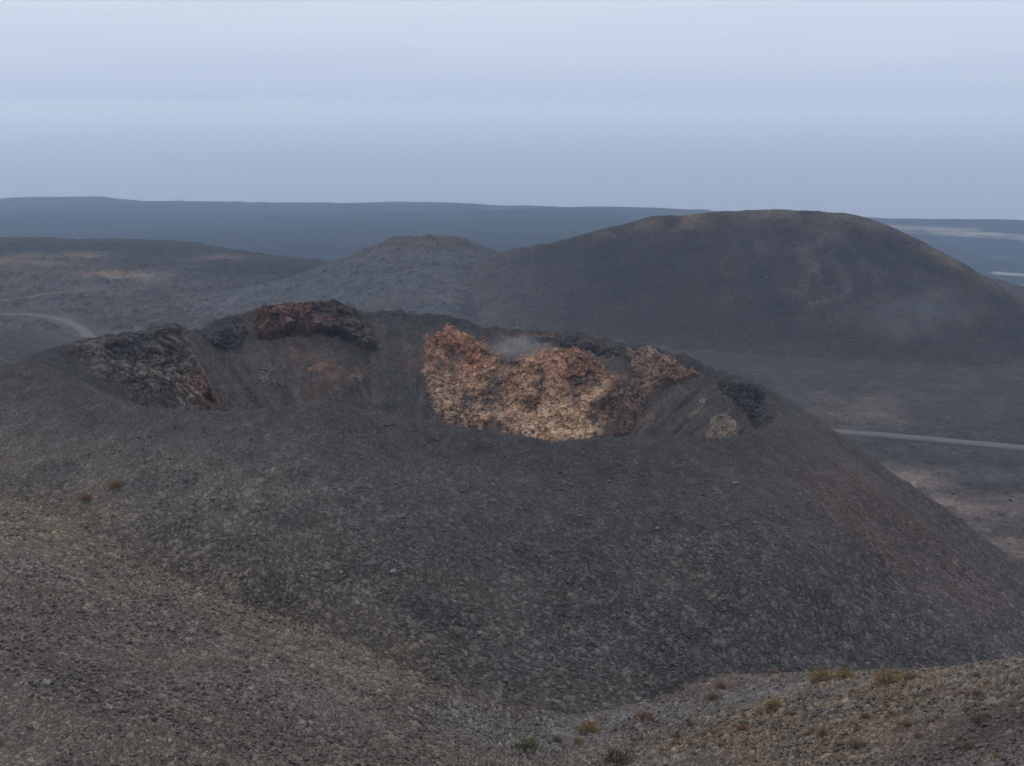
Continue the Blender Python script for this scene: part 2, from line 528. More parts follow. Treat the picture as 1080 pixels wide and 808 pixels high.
yel = np.maximum(yel, .75 * np.maximum.reduce([patch(X, Y, px, py, rx, ry) for px, py, rx, ry in ((800, 745, 7, 6), (800, 780, 9, 8), (900, 770, 7, 7))]))
col = mixc(col, TAN * np.array((1.12, .98, .78)), np.clip(yel * (.5 + 1.3 * n_mid), 0, 1) * .75)
col = mixc(col, (.158, .118, .078), np.maximum.reduce([patch(X, Y, px, py, 11, 9) for px, py in ((820, 760), (920, 745), (1010, 735), (880, 800))]) * np.clip(.5 + .9 * n_mid, 0, 1) * .6)
jn = sst(2.2, 0, Z - crater_h(X, Y, False)[0]) * sst(30, -10, X) * sst(90, 110, np.hypot(X, Y))
col = mixc(col, SOIL_J, np.clip(jn * (.75 + .7 * n_mid), 0, 1) * .7)
drk = patch(X, Y, 1040, 770, 7, 6)
col = mixc(col, REDBR * .75, np.clip(drk, 0, 1) * .8)
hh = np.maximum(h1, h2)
tone = .54 + (.10 + .85 * np.where(h2 > h1, t2, t1)) * sst(.0, .06, hh) + .22 * sst(.02, .05, h3)  # gaps coloured darker to stand in for occlusion between stones, plus random stone tone
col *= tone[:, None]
light = (hsh(np.floor(X / .42), np.floor(Y / .42), np.zeros_like(X), 98) > .99) & (h1 > .08)
col = np.where(light[:, None], col * 1.5, col)
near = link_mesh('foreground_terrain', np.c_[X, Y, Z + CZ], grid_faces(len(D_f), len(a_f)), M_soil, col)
tag(near, 'brown cinder slope below the viewpoint, running down to the valley before the crater', 'terrain', kind='structure')
NEAR_SAMPLE = lambda x, y: near_h(x, y) + fbm(x, y, 12, 4, 51) * .45 + fbm(x, y, 2.2, 4, 52) * .20

# ------------------------------------------------------------------ the plain, the lava field and the coast
def coast_D(az):
    px = W0 + np.tan(az) * F * cP
    return np.interp(px, [-400, 0, 60, 120, 150, 300, 460, 600, 740, 900, 1080, 1500], [5700, 5600, 5590, 5560, 5400, 5130, 5060, 4850, 4720, 4560, 4560, 4600])
def terrace_D(az):
    px = W0 + np.tan(az) * F * cP
    return np.interp(px, [-600, -100, 60, 160, 260, 340, 420, 520, 700, 1000, 1080, 1600], [1280, 1240, 1210, 1160, 1075, 975, 930, 960, 1050, 1000, 900, 900])
def plain_xy(px, py, z=-110):
    r = ray(px, py)
    k = z / r[2]
    return r[:2] * k
ROADS = [[plain_xy(*p) for p in q] for q in (
    ((800, 449), (880, 455.5), (940, 460), (1000, 465.5), (1080, 473), (1200, 485)),
    ((-60, 333), (12, 331), (40, 332), (62, 336), (78, 342), (90, 352), (96, 366), (98, 380)),
    ((-40, 318), (10, 315), (30, 313), (45, 309), (70, 306), (110, 303)))]
def road_d(x, y):
    d = np.full(x.shape, 1e9)
    for P in ROADS:
        for a, b in zip(P[:-1], P[1:]):
            e = b - a
            t = np.clip(((x - a[0]) * e[0] + (y - a[1]) * e[1]) / (e @ e), 0, 1)
            d = np.minimum(d, np.hypot(x - a[0] - t * e[0], y - a[1] - t * e[1]))
    return d
def plain_h(x, y, fine=True):
    D = np.hypot(x, y)
    az = np.arctan2(x, y)
    px = W0 + np.tan(np.clip(az, -1.2, 1.2)) * F * cP
    TD = terrace_D(np.clip(az, -1.2, 1.2)) + fbm(x, y, 160, 4, 81) * 70
    CD = coast_D(np.clip(az, -1.2, 1.2)) + fbm(x, y, 420, 4, 82) * 60
    z = -110 + 0 * D
    z = z - sst(430, 330, D) * sst(700, 1000, px) * 4
    low = -198 - (D - 1700) * (345 - 198) / (5300 - 1700)
    low = np.minimum(low, -165)
    lowr = -322 - (D - 2500) * .009
    low = low + (lowr - low) * sst(640, 900, px) * sst(1100, 2300, D)
    z = z + (low - z) * sst(0, 420, D - TD)
    z = z + fbm(x, y, 170, 4, 83) * 3.2 * sst(500, 900, D) + fbm(x, y, 600, 4, 87) * 14 * sst(1800, 3000, D) * sst(0, 900, CD - D) * sst(900, 700, px)
    # low mounds: one at the left edge of the view, the heaped flows behind
    z = z + 26 * np.exp(-(((x + 205) / 62) ** 2 + ((y - 520) / 90) ** 2))
    coastal = -343 + 6 * fbm(x, y, 200, 4, 85)
    z = np.where(D > CD - 500, z + (coastal - z) * sst(-500, -50, D - CD), z)
    z = np.where(D > CD, coastal - 25 * sst(0, 60, D - CD), z)
    if fine:
        lava = sst(560, 700, D) * sst(760, 560, px) * sst(2600, 1200, D)
        rd = sst(5, 16, road_d(x, y)) * (1 - .5 * np.exp(-((D - TD) / 110) ** 2))
        z = z + rd * lava * (fbm(x, y, 9, 4, 91, ridged=True) * 1.6 + fbm(x, y, 28, 4, 92) * 1.7)
        z = z + sst(250, 350, D) * rd * (1 - lava) * fbm(x, y, 6, 4, 93) * .5
    return z
a_g = np.r_[np.radians(np.linspace(-178, -30, 60, endpoint=False)), np.radians(np.linspace(-30, 30, 1150, endpoint=False)), np.radians(np.linspace(30, 180, 60))]
D_g = np.r_[np.geomspace(40, 320, 16, endpoint=False), np.geomspace(320, 1350, 520, endpoint=False), np.geomspace(1350, 6600, 190)]
X = (D_g[:, None] * np.sin(a_g)[None]).ravel()
Y = (D_g[:, None] * np.cos(a_g)[None]).ravel()
Z = plain_h(X, Y)
D = np.hypot(X, Y); az = np.arctan2(X, Y)
pxa = W0 + np.tan(np.clip(az, -1.2, 1.2)) * F * cP
lava = sst(560, 700, D) * sst(760, 560, pxa) * sst(2600, 1200, D)
n_big, n_mid, n_sm = fbm(X, Y, 120, 4, 101), fbm(X, Y, 26, 4, 102), fbm(X, Y, 7, 4, 103)
hs, ts = stones(X, Y, 5.0, 104, .6, .55)
hr, tr = stones(X, Y, 3.2, 105, .25, .5)
Z += sst(5, 12, road_d(X, Y)) * (hs * lava * .75) * (1 - .65 * np.exp(-((D - terrace_D(np.clip(az, -1.2, 1.2))) / 140) ** 2)) + sst(5, 9, road_d(X, Y)) * hr * sst(330, 360, D) * sst(700, 800, pxa) * sst(620, 400, D) * .6
col = np.repeat(np.array((.042, .0375, .037))[None], len(X), 0)
col = mixc(col, (.072, .067, .064), lava * np.clip(.6 + .8 * n_mid, 0, 1))
col = mixc(col, (.088, .068, .055), lava * np.clip(.25 + .9 * n_big, 0, 1) * sst(330, 120, pxa) * .8)
col = mixc(col, (.060, .050, .047), sst(640, 420, D) * sst(-.2, .4, n_big + .5 * n_mid) * .8)
td = terrace_D(np.clip(az, -1.2, 1.2))
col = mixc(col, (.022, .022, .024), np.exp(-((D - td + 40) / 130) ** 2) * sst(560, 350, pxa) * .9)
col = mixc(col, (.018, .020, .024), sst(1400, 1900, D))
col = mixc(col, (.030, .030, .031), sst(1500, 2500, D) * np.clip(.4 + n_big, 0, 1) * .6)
def gpatch(px, py, rx, rd):
    r = ray(px, py); d0 = 110 / -r[2] * math.hypot(r[0], r[1]); a0 = math.atan2(r[0], r[1])
    return np.exp(-(((az - a0) * d0 / rx) ** 2 + ((D - d0) / rd) ** 2))
for (px, py, rx, rd, c, k) in [(110, 288, 20, 18, (.20, .125, .085), .9), (75, 268, 30, 25, (.16, .13, .09), .8), (160, 290, 22, 12, (.17, .14, .115), .7), (30, 275, 40, 40, (.12, .09, .07), .8),
                               (235, 272, 30, 22, (.13, .10, .09), .5), (950, 505, 10, 10, (.150, .115, .099), 1.), (1000, 535, 18, 14, (.150, .115, .099), 1.), (1060, 565, 18, 13, (.14, .108, .092), .9),
                               (900, 425, 18, 30, (.10, .082, .072), .7), (1050, 500, 14, 12, (.055, .053, .054), .7)]:
    col = mixc(col, c, np.clip(gpatch(px, py, rx, rd) * k * np.clip(.7 + 1.3 * n_mid, 0, 1.5), 0, 1))
# pale sand and scattered bright flats on the coastal plain to the right, and a pale flat far behind the hills
def strip(px0, px1, D0, D1, wd, c, thr):
    global col
    u = (pxa - px0) / (px1 - px0)
    Dm = D0 + (D1 - D0) * u + fbm(X, Y, 300, 3, 111) * 40
    m = sst(0, .12, u) * sst(1, .9, u) * sst(wd, wd * .5, np.abs(D - Dm))
    m = m * sst(thr - .3, thr + .1, fbm(X, Y, 180, 4, 112) + .35)
    col = mixc(col, c, np.clip(m, 0, 1))
strip(885, 1030, 4060, 3980, 200, (.15, .14, .13), .2)
strip(950, 1500, 3960, 3420, 130, (.19, .175, .155), 0)
strip(1035, 1095, 2960, 2900, 38, (.20, .19, .185), .35)
strip(1060, 1200, 2700, 2740, 26, (.19, .185, .18), .4)
strip(1015, 1060, 3250, 3250, 30, (.13, .125, .12), .3)
strip(505, 560, 4300, 4250, 90, (.11, .105, .10), .2)
tone = .75 + .5 * np.where(hr > 0, tr, ts)
col *= (1 + (tone - 1) * sst(1300, 900, D))[:, None]
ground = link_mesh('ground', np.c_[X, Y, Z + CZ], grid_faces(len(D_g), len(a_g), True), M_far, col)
tag(ground, 'wide black lava plain running from behind the crater hill down to the coast', 'ground', kind='structure')

# ------------------------------------------------------------------ the two hills behind
def hill_mesh(name, label, x0, x1, y0, y1, step, hfun, cfun, mat):
    xs, ys = np.arange(x0, x1, step), np.arange(y0, y1, step)
    X, Y = np.meshgrid(xs, ys)
    sh = X.shape
    X, Y = X.ravel(), Y.ravel()
    Z = hfun(X, Y)
    col = cfun(X, Y, Z)
    o = link_mesh(name, np.c_[X, Y, Z + CZ], grid_faces(*sh), mat, col)
    return tag(o, label, 'hill', kind='structure')
# crest of the broad hill, as a ridge line read from the skyline at its distance
crest2 = np.array([at(px, py, D) for px, py, D in [(200, 430, 775), (330, 372, 775), (400, 335, 775), (440, 309, 775), (470, 288, 775), (520, 268, 775), (560, 262, 775), (600, 252, 774), (640, 240, 772), (690, 228, 770), (740, 225.5, 766), (800, 222.5, 762), (850, 222.5, 758), (890, 224, 754), (930, 234, 748),
                                                  (970, 252, 742), (1010, 275, 736), (1050, 300, 730), (1090, 327, 725), (1130, 352, 720), (1180, 378, 715), (1240, 402, 712)]])
def broad_h(x, y):
    cz = np.interp(x, crest2[:, 0], crest2[:, 2])
    cy = np.interp(x, crest2[:, 0], crest2[:, 1])
    t = cy - y
    ht = np.maximum(cz + 118, 0)
    # steep upper face easing into a long apron towards the viewer
    L = 62 + 1.72 * ht
    u = np.clip(t / L, 0, 1.15)
    prof = np.where(t > 0, 1 - (1.25 * u - .25 * u ** 3) , 1 - np.clip(-t / 130, 0, 1) ** 1.6)
    z = -118 + ht * prof
    z = np.where(t / L > 1.0, -118 - (t - L) * .1, z)
    ap = sst(1.4, .8, np.abs(u))
    pxb = x / np.maximum(y, 1) * F * cP + W0
    z = z - sst(545, 440, pxb) * 8
    z = z + fbm(x, y, 40, 4, 121) * 1.6 * ap + fbm(x, y, 5, 4, 122) * .45 + fbm(x, y * .13, 9, 4, 123) * 1.2 * ap * sst(2, 22, np.abs(t)) + fbm(x, y, 14, 4, 124) * .5 * ap
    z = z - 3 * np.exp(-((t + 6) / 12) ** 2) * 0
    return z
def broad_c(x, y, z):
    n1, n2, n3 = fbm(x, y, 45, 4, 131), fbm(x, y, 12, 4, 132), fbm(x * 1.0, y * .35, 7, 4, 133)
    col = np.repeat(np.array((.026, .0245, .0255))[None], len(x), 0)
    strk = fbm(x * 1.0, y * .12, 5, 4, 136)
    col = mixc(col, (.035, .032, .032), np.clip(.4 + .9 * n1, 0, 1) * .8)
    col = col * (1 + .22 * strk)[:, None]
    cz = np.interp(x, crest2[:, 0], crest2[:, 2])
    topd = cz - z
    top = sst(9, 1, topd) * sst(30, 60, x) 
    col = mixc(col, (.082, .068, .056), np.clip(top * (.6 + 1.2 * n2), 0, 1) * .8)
    px = x / np.maximum(y, 1) * F * cP + W0
    rust = np.exp(-(((px - 715) / 28) ** 2)) * sst(14, 2, topd)
    col = mixc(col, (.115, .078, .06), np.clip(rust * (.6 + n2), 0, 1) * .8)
    pale = np.exp(-(((px - 860) / 55) ** 2 + ((topd - 14) / 16) ** 2)) + .6 * np.exp(-(((px - 880) / 45) ** 2 + ((topd - 34) / 12) ** 2)) + .6 * np.exp(-(((px - 990) / 45) ** 2 + ((topd - 24) / 9) ** 2))
    col = mixc(col, (.066, .064, .062), np.clip(pale * (.5 + 1.5 * n3 + .5 * n2), 0, 1) * .7)
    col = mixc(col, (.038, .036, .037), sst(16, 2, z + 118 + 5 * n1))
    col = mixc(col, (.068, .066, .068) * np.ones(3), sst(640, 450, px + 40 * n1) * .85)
    sp = (hsh(np.floor(x / 1.5), np.floor(y / 1.5), np.zeros_like(x), 135) > .996)
    col = np.where(sp[:, None], col * 1.6, col)
    return col
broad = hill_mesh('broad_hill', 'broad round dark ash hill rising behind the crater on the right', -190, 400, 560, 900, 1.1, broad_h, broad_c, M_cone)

crest3 = np.array([at(px, py, D) for px, py, D in [(180, 322, 810), (240, 312, 812), (300, 297, 815), (350, 277, 820), (380, 264, 822), (400, 258, 824), (412, 252, 825), (430, 250.5, 826), (470, 250, 828), (482, 250.5, 828), (500, 256, 829), (520, 264, 830), (560, 276, 832), (640, 300, 835)]])
def low_h(x, y):
    cz = np.interp(x, crest3[:, 0], crest3[:, 2])
    cy = np.interp(x, crest3[:, 0], crest3[:, 1])
    t = cy - y
    ht = np.maximum(cz + 116, 0)
    L = 60 + 3.2 * ht
    u = np.clip(t / L, 0, 1.3)
    prof = np.where(t > 0, 1 - u ** .95, 1 - np.clip(-t / 90, 0, 1) ** 1.4)
    z = -116 + ht * np.maximum(prof, -.2)
    px = x / np.maximum(y, 1) * F * cP + W0
    rough = .12 + .88 * sst(565, 440, px + 30 * fbm(x, y, 40, 3, 144))
    z = z + rough * (fbm(x, y, 9, 4, 141, ridged=True) * 1.0 + fbm(x, y, 22, 4, 142) * 1.3)
    h, t_ = stones(x, y, 4.2, 143, .7, .5)
    return z + h * rough * .6
def low_c(x, y, z):
    n1, n2 = fbm(x, y, 30, 4, 151), fbm(x, y, 8, 4, 152)
    col = np.repeat(np.array((.068, .066, .068))[None], len(x), 0)
    col = mixc(col, (.050, .058, .062), np.clip(.3 + 1.0 * n1, 0, 1) * .6)
    h, t_ = stones(x, y, 4.2, 143, .7, .5)
    col *= (.75 + .5 * t_)[:, None]
    px = x / np.maximum(y, 1) * F * cP + W0
    cz = np.interp(x, crest3[:, 0], crest3[:, 2])
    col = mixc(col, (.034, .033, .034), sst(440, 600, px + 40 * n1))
    top = sst(6, 1, cz - z) * np.exp(-((px - 450) / 50) ** 2)
    col = mixc(col, (.075, .052, .048), np.clip(top * (.8 + n2), 0, 1) * .8)
    return col
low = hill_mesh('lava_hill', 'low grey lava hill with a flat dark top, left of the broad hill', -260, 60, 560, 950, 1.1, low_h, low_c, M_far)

# ------------------------------------------------------------------ sea
def sea_mat():
    m = bpy.data.materials.new('sea_water')
    m.use_nodes = True
    t = m.node_tree
    b = t.nodes['Principled BSDF']
    b.inputs['Base Color'].default_value = (.125, .145, .25, 1)
    b.inputs['Roughness'].default_value = .35
    b.inputs['IOR'].default_value = 1.33
    g = N_('ShaderNodeNewGeometry', t)
    n = N_('ShaderNodeTexNoise', t)
    n.inputs['Scale'].default_value = .02
    n.inputs['Detail'].default_value = 8
    t.links.new(g.outputs['Position'], n.inputs['Vector'])
    bp = N_('ShaderNodeBump', t)
    bp.inputs['Strength'].default_value = .5
    bp.inputs['Distance'].default_value = 3
    t.links.new(n.outputs['Fac'], bp.inputs['Height'])
    t.links.new(bp.outputs[0], b.inputs['Normal'])
    return m
a = np.linspace(0, 2 * math.pi, 256, endpoint=False)
rr = np.geomspace(500, 60000, 40)
X = (rr[:, None] * np.sin(a)[None]).ravel(); Y = (rr[:, None] * np.cos(a)[None]).ravel()
sea = link_mesh('sea', np.c_[X, Y, np.zeros_like(X)], grid_faces(len(rr), len(a), True), sea_mat())
tag(sea, 'pale hazy sea beyond the coast', 'sea', kind='structure')

# ------------------------------------------------------------------ roads
def ribbon(name, label, pts, width, hfun, lift, colr, kind='structure'):
    """a track laid on the land: a shallow cambered bed with sloping shoulders"""
    P = [np.array(p) for p in pts]
    # Catmull-Rom through the plan points
    Q = []
    for i in range(len(P) - 1):
        p0, p1, p2, p3 = P[max(i - 1, 0)], P[i], P[i + 1], P[min(i + 2, len(P) - 1)]
        n = max(int(np.linalg.norm(p2 - p1) / 3), 2)
        for k in range(n):
            t = k / n
            Q.append(.5 * (2 * p1 + (p2 - p0) * t + (2 * p0 - 5 * p1 + 4 * p2 - p3) * t * t + (-p0 + 3 * p1 - 3 * p2 + p3) * t ** 3))
    Q.append(P[-1])
    Q = np.array(Q)
    T = np.gradient(Q, axis=0)
    T /= np.linalg.norm(T, axis=1)[:, None]
    Nn = np.c_[-T[:, 1], T[:, 0]]
    offs = np.array([-.5 * width - 1.6, -.5 * width, -.25 * width, 0, .25 * width, .5 * width, .5 * width + 1.6])
    dz = np.array([-1.6, 0, .06, .09, .06, 0, -1.6])
    X = Q[:, None, 0] + Nn[:, None, 0] * offs[None]
    Y = Q[:, None, 1] + Nn[:, None, 1] * offs[None]
    zc = hfun(Q[:, 0], Q[:, 1])
    ker = np.ones(9) / 9
    zc = np.convolve(np.pad(zc, 4, 'edge'), ker, 'valid')
    Zr = zc[:, None] + dz[None] + lift
    cc = np.repeat(np.asarray(colr)[None], X.size, 0)
    cc = cc.reshape(len(Q), 7, 3)
    cc[:, [0, 6]] *= .6
    o = link_mesh(name, np.c_[X.ravel(), Y.ravel(), Zr.ravel() + CZ], grid_faces(len(Q), 7), M_road, cc.reshape(-1, 3))
    return tag(o, label, 'road', kind=kind)
ribbon('road', 'straight pale dirt road crossing the plain on the right', ROADS[0], 4.6, lambda x, y: plain_h(x, y, False), .5, (.095, .089, .089))
ribbon('road', 'pale road curving past the left end of the crater hill', ROADS[1], 5.0, lambda x, y: plain_h(x, y, False), .5, (.088, .082, .078))
ribbon('road', 'faint pale track farther off on the left lava field', ROADS[2], 4.5, lambda x, y: plain_h(x, y, False), .6, (.080, .074, .070))

# ------------------------------------------------------------------ rock outcrops on the crater rim and walls
def outcrop(name, label, poly, base, amp, scale, colfn, seed, step=.15, edge=1.0, warp=.8, bed=None, ashy=.6, blk=1.0, gully=(), rimc=None):
    P = wall_poly(poly)
    x0, y0 = P.min(0) - 1.2
    x1, y1 = P.max(0) + 1.2
    xs, ys = np.arange(x0, x1, step), np.arange(y0, y1, step)
    X, Y = np.meshgrid(xs, ys)
    sh = X.shape
    X, Y = X.ravel(), Y.ravel()
    Z = crater_h(X, Y)[0]
    e = .35
    gx = (crater_h(X + e, Y, False)[0] - crater_h(X - e, Y, False)[0]) / (2 * e)
    gy = (crater_h(X, Y + e, False)[0] - crater_h(X, Y - e, False)[0]) / (2 * e)
    nz = 1 / np.sqrt(1 + gx * gx + gy * gy)
    nx, ny = -gx * nz, -gy * nz
    sdv = poly_sd(X, Y, P)
    sdv = sdv + (fbm3(X, Y, Z, 2.8, 3, seed) * warp * 1.5 + fbm3(X, Y, Z, .8, 3, seed + 4) * warp * .9) * np.exp(-np.maximum(sdv, 0) / 1.6)
    m = sst(-.1, edge, sdv)
    r1 = fbm3(X, Y, Z, scale, 5, seed + 1, ridged=True, gain=.55)
    r2 = fbm3(X, Y, Z, scale * .33, 4, seed + 2, gain=.6)
    wx, wy, wz = X + .5 * r2, Y, Z + .5 * r1
    if bed is not None:                           # broken beds: blocks drawn out along the dip
        u = wx * bed[0] + wz * bed[1]
        v = -wx * bed[1] + wz * bed[0]
        wx, wz, wy = u * bed[2], v, wy * .6
    _, c1, b1, l1 = worley3(wx, wy, wz * .8, scale * .38, seed + 20)
    _, c2, b2, l2 = worley3(wx, wy, wz * .9, scale * .16, seed + 30)
    big = fbm3(X, Y, Z, scale * 2.2, 3, seed + 3, ridged=True)
    d = m * (base + amp * (.55 * r1 + .9 * big + (.55 * (b1 - .5) + .4 * l1 + .26 * (b2 - .5) + .25 * l2 - .32 * sst(.14, 0, c1) - .16 * sst(.16, 0, c2)) * blk + .2 * r2)) - (1 - m) * .5
    gl = np.zeros_like(X)
    for line, wid, deep in gully:                 # clefts washed down the face
        L = wall_poly(line)
        dd = np.full_like(X, 1e9)
        for p, q in zip(L[:-1], L[1:]):
            e_ = q - p
            t = np.clip(((X - p[0]) * e_[0] + (Y - p[1]) * e_[1]) / max(e_ @ e_, 1e-9), 0, 1)
            dd = np.minimum(dd, np.hypot(X - p[0] - t * e_[0], Y - p[1] - t * e_[1]))
        g_ = np.exp(-((dd + .5 * r2) / wid) ** 2)
        d = d - m * deep * g_
        gl = np.maximum(gl, g_)
    if gully:
        d = np.maximum(d, .10 * m - .5 * (1 - m))
    x, y, z = X + nx * d, Y + ny * d, Z + nz * d
    x = x + m * amp * .35 * fbm3(X, Y, Z, scale * .6, 3, seed + 8)
    y = y + m * amp * .35 * fbm3(X, Y, Z, scale * .6, 3, seed + 9)
    col = colfn(X, Y, z, r1, r2, sdv)
    col = col * (.78 + .28 * b1 + .28 * b2)[:, None] * (1 + .25 * r2)[:, None]
    col = mixc(col, (.085, .062, .056), np.clip(gl * (.55 + 1.2 * r2), 0, 1) * .6)
    if rimc is not None:
        col = mixc(col, rimc, np.clip(1.55 - m * 1.45 + 1.0 * r2 - .5 * r1, 0, 1) * .9)
    col = mixc(col, ASH * 1.05, np.clip(1.15 - m * 1.3 + .9 * r2 - .5 * r1, 0, 1) * ashy)
    fc = grid_faces(*sh)
    keep = (sdv[fc] > -.6).any(1)
    fc = fc[keep]
    used = np.unique(fc)
    mp_ = np.full(len(X), -1); mp_[used] = np.arange(len(used))
    o = link_mesh(name, np.c_[x, y, z + CZ][used], mp_[fc], M_rock, col[used], smooth=False)
    return tag(o, label, 'rock outcrop', 'rock outcrops on the crater rim')
def worley3(x, y, z, scale, seed):
    x, y, z = x / scale, y / scale, z / scale
    gx, gy, gz = np.floor(x), np.floor(y), np.floor(z)
    f1 = np.full_like(x, 9.); f2 = np.full_like(x, 9.)
    rv = np.zeros_like(x); tl = np.zeros_like(x)
    for dx in (-1, 0, 1):
        for dy in (-1, 0, 1):
            for dz in (-1, 0, 1):
                cx, cy, cz = gx + dx, gy + dy, gz + dz
                a, b, c = hsh(cx, cy, cz, seed), hsh(cx, cy, cz, seed + 1), hsh(cx, cy, cz, seed + 2)
                px, py, pz = x - cx - a, y - cy - b, z - cz - c
                d = np.sqrt(px * px + py * py + pz * pz)
                m = d < f1
                f2 = np.where(m, f1, np.minimum(f2, d))
                f1 = np.where(m, d, f1)
                rv = np.where(m, hsh(cx, cy, cz, seed + 3), rv)
                tl = np.where(m, (a - .5) * px + (b - .5) * pz + (c - .5) * py, tl)
    return f1, f2 - f1, rv, tl
def ramp_col(*stops):
    def f(t):
        t = np.clip(t, 0, 1)
        ts = [s[0] for s in stops]
        return np.stack([np.interp(t, ts, [s[1][i] for s in stops]) for i in range(3)], -1)
    return f
def px_of(X, Y, Z):
    """image column and row of world points, used only to survey where a stain lies"""
    v = np.c_[X, Y, Z]
    dpt = v[:, 1] * cP - v[:, 2] * sP
    up = v[:, 1] * sP + v[:, 2] * cP
    return W0 + F * v[:, 0] / dpt, H0 - F * up / dpt

def spots(X, Y, lst):
    """list of (px, py, metres along x, metres along y) stains set by where they lie on the wall"""
    r = 0
    for (px, py, rx, ry) in lst:
        c = hill_at(px, py)
        r = np.maximum(r, np.exp(-(((X - c[0]) / rx) ** 2 + ((Y - c[1]) / ry) ** 2)))
    return r
def c_ochre(X, Y, Z, r1, r2, sd_):
    n = fbm3(X, Y, Z, 5, 4, 201)
    n2 = fbm3(X, Y, Z * .5, 1.7, 4, 203)
    col = ramp_col((0, (.16, .10, .075)), (.35, (.30, .180, .118)), (.6, (.38, .24, .152)), (1, (.46, .325, .21)))(.58 + .45 * n + .40 * n2 + .12 * r1)
    up = spots(X, Y, [(470, 356, 7, 4), (495, 374, 5, 3.5), (450, 364, 4.5, 4), (585, 378, 7, 2.5), (620, 390, 5, 3)])
    col = mixc(col, (.265, .112, .070), np.clip(up * (.9 + .8 * r2 + .6 * n2), 0, 1) * .75)
    col = mixc(col, (.54, .40, .265), np.clip(spots(X, Y, [(560, 450, 7, 2.2), (600, 455, 7, 2.6), (520, 442, 5, 1.8), (600, 430, 4, 2)]) * (.55 + .8 * n2 + .4 * r2), 0, 1) * .85)
    col = mixc(col, (.31, .235, .18), np.clip(spots(X, Y, [(455, 420, 4, 4), (480, 440, 4, 3)]) * (.8 + .8 * n2), 0, 1) * .85)
    col = mixc(col, (.060, .050, .050), np.clip(spots(X, Y, [(538, 372, 2.2, 3), (615, 405, 2.4, 2), (635, 376, 4, 2), (522, 410, 1.5, 3.5), (512, 425, 2, 1.6), (645, 425, 2, 3), (480, 372, 1.6, 1.2), (570, 405, 1, 2.4)]) * (1.0 + 1.2 * r2), 0, 1) * .9)
    big = fbm3(X, Y, Z, 3.6, 4, 207)
    col = col * np.array((.89, .86, .87))[None] * (1 - .5 * sst(.05, .5, big))[:, None]
    cr = np.abs(fbm3(X + 2 * n, Y, Z * .8, 2.6, 3, 205))
    col = col * (1 - .6 * sst(.09, .0, cr))[:, None]
    return mixc(col, (.06, .043, .038), np.clip(-.25 - .9 * r1, 0, 1) * .7)
def c_crag(X, Y, Z, r1, r2, sd_):
    n = fbm3(X, Y, Z, 4, 4, 211)
    col = ramp_col((0, (.05, .046, .045)), (.5, (.094, .080, .071)), (1, (.155, .130, .110)))(.45 + .6 * n + .2 * r2)
    col = mixc(col, (.21, .09, .062), np.clip(spots(X, Y, [(218, 405, 2.6, 3.4), (228, 420, 2, 2), (205, 420, 2, 2)]) * (.6 + r2), 0, 1) * .8)
    col = mixc(col, (.15, .13, .105), np.clip(spots(X, Y, [(185, 400, 3.5, 4), (228, 400, 1.5, 4), (200, 425, 3, 2)]) * (.35 + 1.2 * r2), 0, 1) * .7)
    return mixc(col, DARK, np.clip(spots(X, Y, [(140, 368, 6, 3), (168, 372, 4, 2.5), (110, 366, 5, 2.5)]) * (.8 + .5 * r2), 0, 1) * .75)
def c_knoll(X, Y, Z, r1, r2, sd_):
    n = fbm3(X, Y, Z, 3.5, 4, 221)
    col = ramp_col((0, (.036, .034, .036)), (.6, (.058, .053, .051)), (1, (.10, .088, .078)))(.45 + .6 * n)
    col = mixc(col, (.135, .068, .053), np.clip(spots(X, Y, [(282, 340, 4, 6), (306, 335, 4, 5), (322, 330, 2.4, 4), (345, 335, 2, 2)]) * (.6 + 1.2 * r2 + .4 * n), 0, 1) * .95)
    return mixc(col, (.17, .15, .12), np.clip(spots(X, Y, [(385, 352, 2, 3), (395, 366, 2, 2)]) * (.4 + 1.1 * r2), 0, 1) * .7)
def c_spur(X, Y, Z, r1, r2, sd_):
    n = fbm3(X, Y, Z, 3, 4, 231)
    col = ramp_col((0, (.085, .06, .053)), (.5, (.15, .10, .08)), (1, (.235, .165, .125)))(.5 + .6 * n)
    return mixc(col, (.07, .05, .05), np.clip(-.1 - r1, 0, 1) * .8)
def c_dark(X, Y, Z, r1, r2, sd_):
    n = fbm3(X, Y, Z, 2.5, 4, 241)
    return ramp_col((0, (.036, .035, .036)), (.6, (.060, .057, .058)), (1, (.105, .098, .096)))(.4 + .6 * n)
def c_rusty(X, Y, Z, r1, r2, sd_):
    n = fbm3(X, Y, Z, 1.6, 4, 261)
    return ramp_col((0, (.07, .055, .05)), (.5, (.135, .08, .063)), (1, (.20, .13, .09)))(.5 + .6 * n + .2 * r2)
def c_grey(X, Y, Z, r1, r2, sd_):
    n = fbm3(X, Y, Z, 1.6, 4, 271)
    return ramp_col((0, (.055, .052, .052)), (.5, (.088, .080, .076)), (1, (.15, .135, .125)))(.5 + .6 * n + .2 * r2)
def c_pale(X, Y, Z, r1, r2, sd_):
    n = fbm3(X, Y, Z, 1.6, 4, 251)
    return ramp_col((0, (.06, .053, .05)), (.5, (.125, .100, .083)), (1, (.22, .175, .137)))(.5 + .6 * n + .2 * r2)

